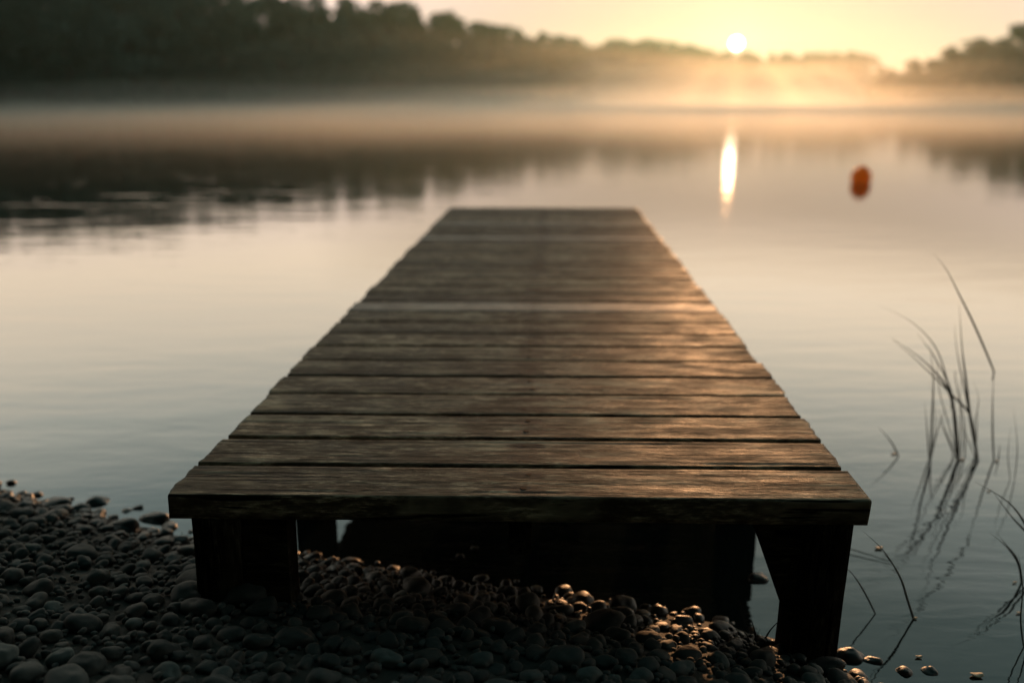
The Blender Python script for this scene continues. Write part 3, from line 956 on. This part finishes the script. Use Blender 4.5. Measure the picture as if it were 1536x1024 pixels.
# ------------------------------------------------------------------ trees
def crown_geo(kind, seed):
    rg = np.random.default_rng(seed)
    cl = []
    if kind == 'broad':
        for _ in range(26):
            h = rg.uniform(.12, .93); w = .30 * math.sin(math.pi * min(1, (h * .86 + .12))) ** .7
            a = rg.uniform(0, 6.28); q = w * math.sqrt(rg.random())
            cl.append((q * math.cos(a), q * math.sin(a), h, rg.uniform(.075, .13)))
        cl.append((0, 0, .92, .08))
        per = 75
    else:
        for k_ in range(24):
            h = .10 + .86 * k_ / 24; w = .20 * (1 - h) ** .8
            a = rg.uniform(0, 6.28)
            cl.append((w * .6 * math.cos(a), w * .6 * math.sin(a), h, .035 + w * .55))
        cl.append((0, 0, .985, .012))
        per = 70
    V, Fc = [], []
    for x, y, z, r in cl:
        n_ = per
        d = rg.normal(size=(n_, 3)); d /= np.linalg.norm(d, axis=1)[:, None]
        c = np.array([x, y, z]) + d * r * rg.uniform(.55, 1.08, (n_, 1)) * (1, 1, .8)
        s0 = rg.uniform(.010, .024, (n_, 1))
        a = rg.normal(size=(n_, 3)); a /= np.linalg.norm(a, axis=1)[:, None]
        b = np.cross(a, rg.normal(size=(n_, 3))); b /= np.linalg.norm(b, axis=1)[:, None]
        o_ = sum(len(q) for q in V)
        V.append(np.stack([c - a * s0 - b * s0, c + a * s0 - b * s0 * .6, c + a * s0 * .8 + b * s0, c - a * s0 + b * s0 * .9], 1).reshape(-1, 3))
        Fc.append(np.arange(n_ * 4).reshape(-1, 4) + o_)
    return np.concatenate(V), np.concatenate(Fc), cl

def trunk_geo(cl, seed):
    rg = np.random.default_rng(seed)
    g = [tube([(0, 0, -.06), (.004, 0, .25), (-.006, .004, .55), (0, 0, .88)], [.020, .015, .010, .003], 8)]
    for x, y, z, r in cl[::3]:
        g.append(tube([(0, 0, max(.08, z - .14)), (x * .5, y * .5, z - .05), (x, y, z)], [.007, .005, .002], 5))
    return cat_geo(g)

tree_lib = []
for q in range(8):
    kind = 'broad' if q < 5 else 'spruce'
    v, f, cl = crown_geo(kind, 40 + q)
    cm = mesh_np('crown', v, f, M_leaf if kind == 'broad' else M_needle, False)
    tv, tf = trunk_geo(cl, q)
    tree_lib.append((kind, cm, mesh_np('trunk', tv, tf, M_bark)))
trng = np.random.default_rng(77)
def tree(x, y, h, wide, label, group, kind=None):
    ks = [t for t in tree_lib if kind is None or t[0] == kind]
    k_, cm, tm = ks[int(trng.integers(len(ks)))]
    e = empty('broadleaf_tree' if k_ == 'broad' else 'spruce_tree', (x, y, float(height(x, y)) - .1))
    e.scale = (h * wide, h * wide, h); e.rotation_euler.z = trng.uniform(0, 6.28)
    tag(e, label, 'tree', group)
    link('crown', cm, e); link('trunk', tm, e)

SKP = [-400, 0, 200, 300, 420, 500, 580, 640, 700, 760, 800, 870, 930, 1000, 1045, 1100, 1180, 1280, 1330, 1350, 1380, 1400, 1450, 1500, 1536, 1900]
SKS = [228, 206, 194, 176, 160, 156, 151, 137, 125, 112, 104, 96, 93, 93, 82, 74, 73, 76, 58, 60, 70, 84, 90, 106, 122, 170]
def skyline(px): return float(np.interp(px, SKP, SKS))
def forest(u0, u1, gapm, rows, label, group, kindp, layer):
    for t, frac, jit in rows:
        u = u0
        while u < u1:
            uu = u + trng.uniform(-.2, .2) * gapm / 200
            phi = math.atan(uu)
            rsh = float(np.interp(math.degrees(phi), AZ, SH)) if layer is None else layer(math.degrees(phi))
            r = rsh + t + trng.uniform(-2, 2)
            x, y = r * math.sin(phi), r * math.cos(phi)
            px = 768 + uu / .000736
            s_ = skyline(px) * (frac + trng.uniform(-jit, jit * .5))
            topz = CAM_Z + y * s_ * .00071
            h = topz - float(height(x, y))
            u += gapm / y * trng.uniform(.8, 1.25)
            if h < 3: continue
            tree(x, y, h, trng.uniform(1.15, 1.6) * min(1.6, max(.9, 14 / h)), label, group, 'spruce' if trng.random() < kindp else 'broad')
rows3 = ((3, .72, .08), (10, .90, .04), (18, 1.0, .02))
forest(-.95, .085, 5.2, rows3, 'dark broad tree in the tall forest on the near left shore', 'trees of the left shore forest', .06, None)
forest(.10, .41, 6.5, rows3, 'hazy tree on the far shore under the rising sun', 'trees of the far shore under the sun', .15, None)
forest(.415, .80, 6.0, ((3, .70, .1), (12, .90, .05), (22, 1.0, .035)), 'dim rounded tree in the wood on the right shore', 'trees of the right shore wood', .1, None)
# unseen trees added behind the camera to block low sky and darken the beach
for _ in range(34):
    x = trng.uniform(-26, 26); y = -0.376 * x - trng.uniform(7, 20)
    tree(x, y, trng.uniform(9, 16), 1.2, 'unseen leafy tree added behind the beach to block sky light', 'unseen trees added behind the beach to block sky light')

# ------------------------------------------------------------------ haze and mist
def vol_box(name, x0, x1, y0, y1, z0, z1, mat, parent=None):
    v, f = box_np((x0 + x1) / 2, (y0 + y1) / 2, (z0 + z1) / 2, x1 - x0, y1 - y0, z1 - z0)
    return link(name, mesh_np(name, v, f, mat, False), parent)
tag(vol_box('haze', -680, 680, -680, 680, -2, 48, volume_material('air', .00018, (.66, 1, .90), .76)), kind='stuff')
mist = empty('mist', (0, 250, 0)); tag(mist, 'low white morning mist lying over the far water', 'mist', kind='stuff')
for k_, (zt, y0, den) in enumerate(((.6, 12, .0024), (1.1, 26, .0026), (2.2, 60, .0030), (4, 75, .0024), (7, 90, .0016), (12, 100, .0006), (14, 190, .0010))):
    # a closed bank of mist with a softly uneven top and a rounded near end
    nx, ny = 50, 36
    us, vs_ = np.linspace(-1, 1, nx), np.linspace(0, 1, ny)
    U, W = np.meshgrid(us, vs_, indexing='ij')
    X = U * 330; Yb = y0 + 40 * U ** 2 * -1 + W * (500 - y0)
    edge = np.clip(np.minimum(W * 6, 1), 0, 1) ** .6 * np.clip((1 - np.abs(U)) * 12, 0, 1)
    Yb = Yb + 14 * (1 - W) * fbm(np.stack([X.ravel() / 22, Yb.ravel() * 0, X.ravel() * 0 + k_ * 5], -1), 3, 60 + k_).reshape(X.shape) * min(1, k_ / 2)
    nz = fbm(np.stack([X.ravel() / 28, Yb.ravel() / 28, X.ravel() * 0 + k_ * 9], -1), 3, 30 + k_).reshape(X.shape)
    T = .12 + .05 * k_ + (zt * (1 + .45 * nz) - .12) * edge
    topv = np.stack([X, Yb - 250, T], -1).reshape(-1, 3); botv = topv.copy(); botv[:, 2] = .02 + .01 * k_
    ii, jj = np.meshgrid(np.arange(nx - 1), np.arange(ny - 1), indexing='ij')
    ft = np.stack([ii * ny + jj, (ii + 1) * ny + jj, (ii + 1) * ny + jj + 1, ii * ny + jj + 1], -1).reshape(-1, 4)
    fb = ft[:, ::-1] + nx * ny
    ring = [i * ny for i in range(nx)] + [(nx - 1) * ny + j for j in range(1, ny)] + [i * ny + ny - 1 for i in range(nx - 2, -1, -1)] + [j for j in range(ny - 2, 0, -1)]
    fs_ = np.array([[ring[q], ring[q] + nx * ny, ring[(q + 1) % len(ring)] + nx * ny, ring[(q + 1) % len(ring)]] for q in range(len(ring))])
    link('mist_layer', mesh_np('mist_layer', np.concatenate([topv, botv]), np.concatenate([ft, fb, fs_]), volume_material('mist', den, (1, .97, .90), .6)), mist)
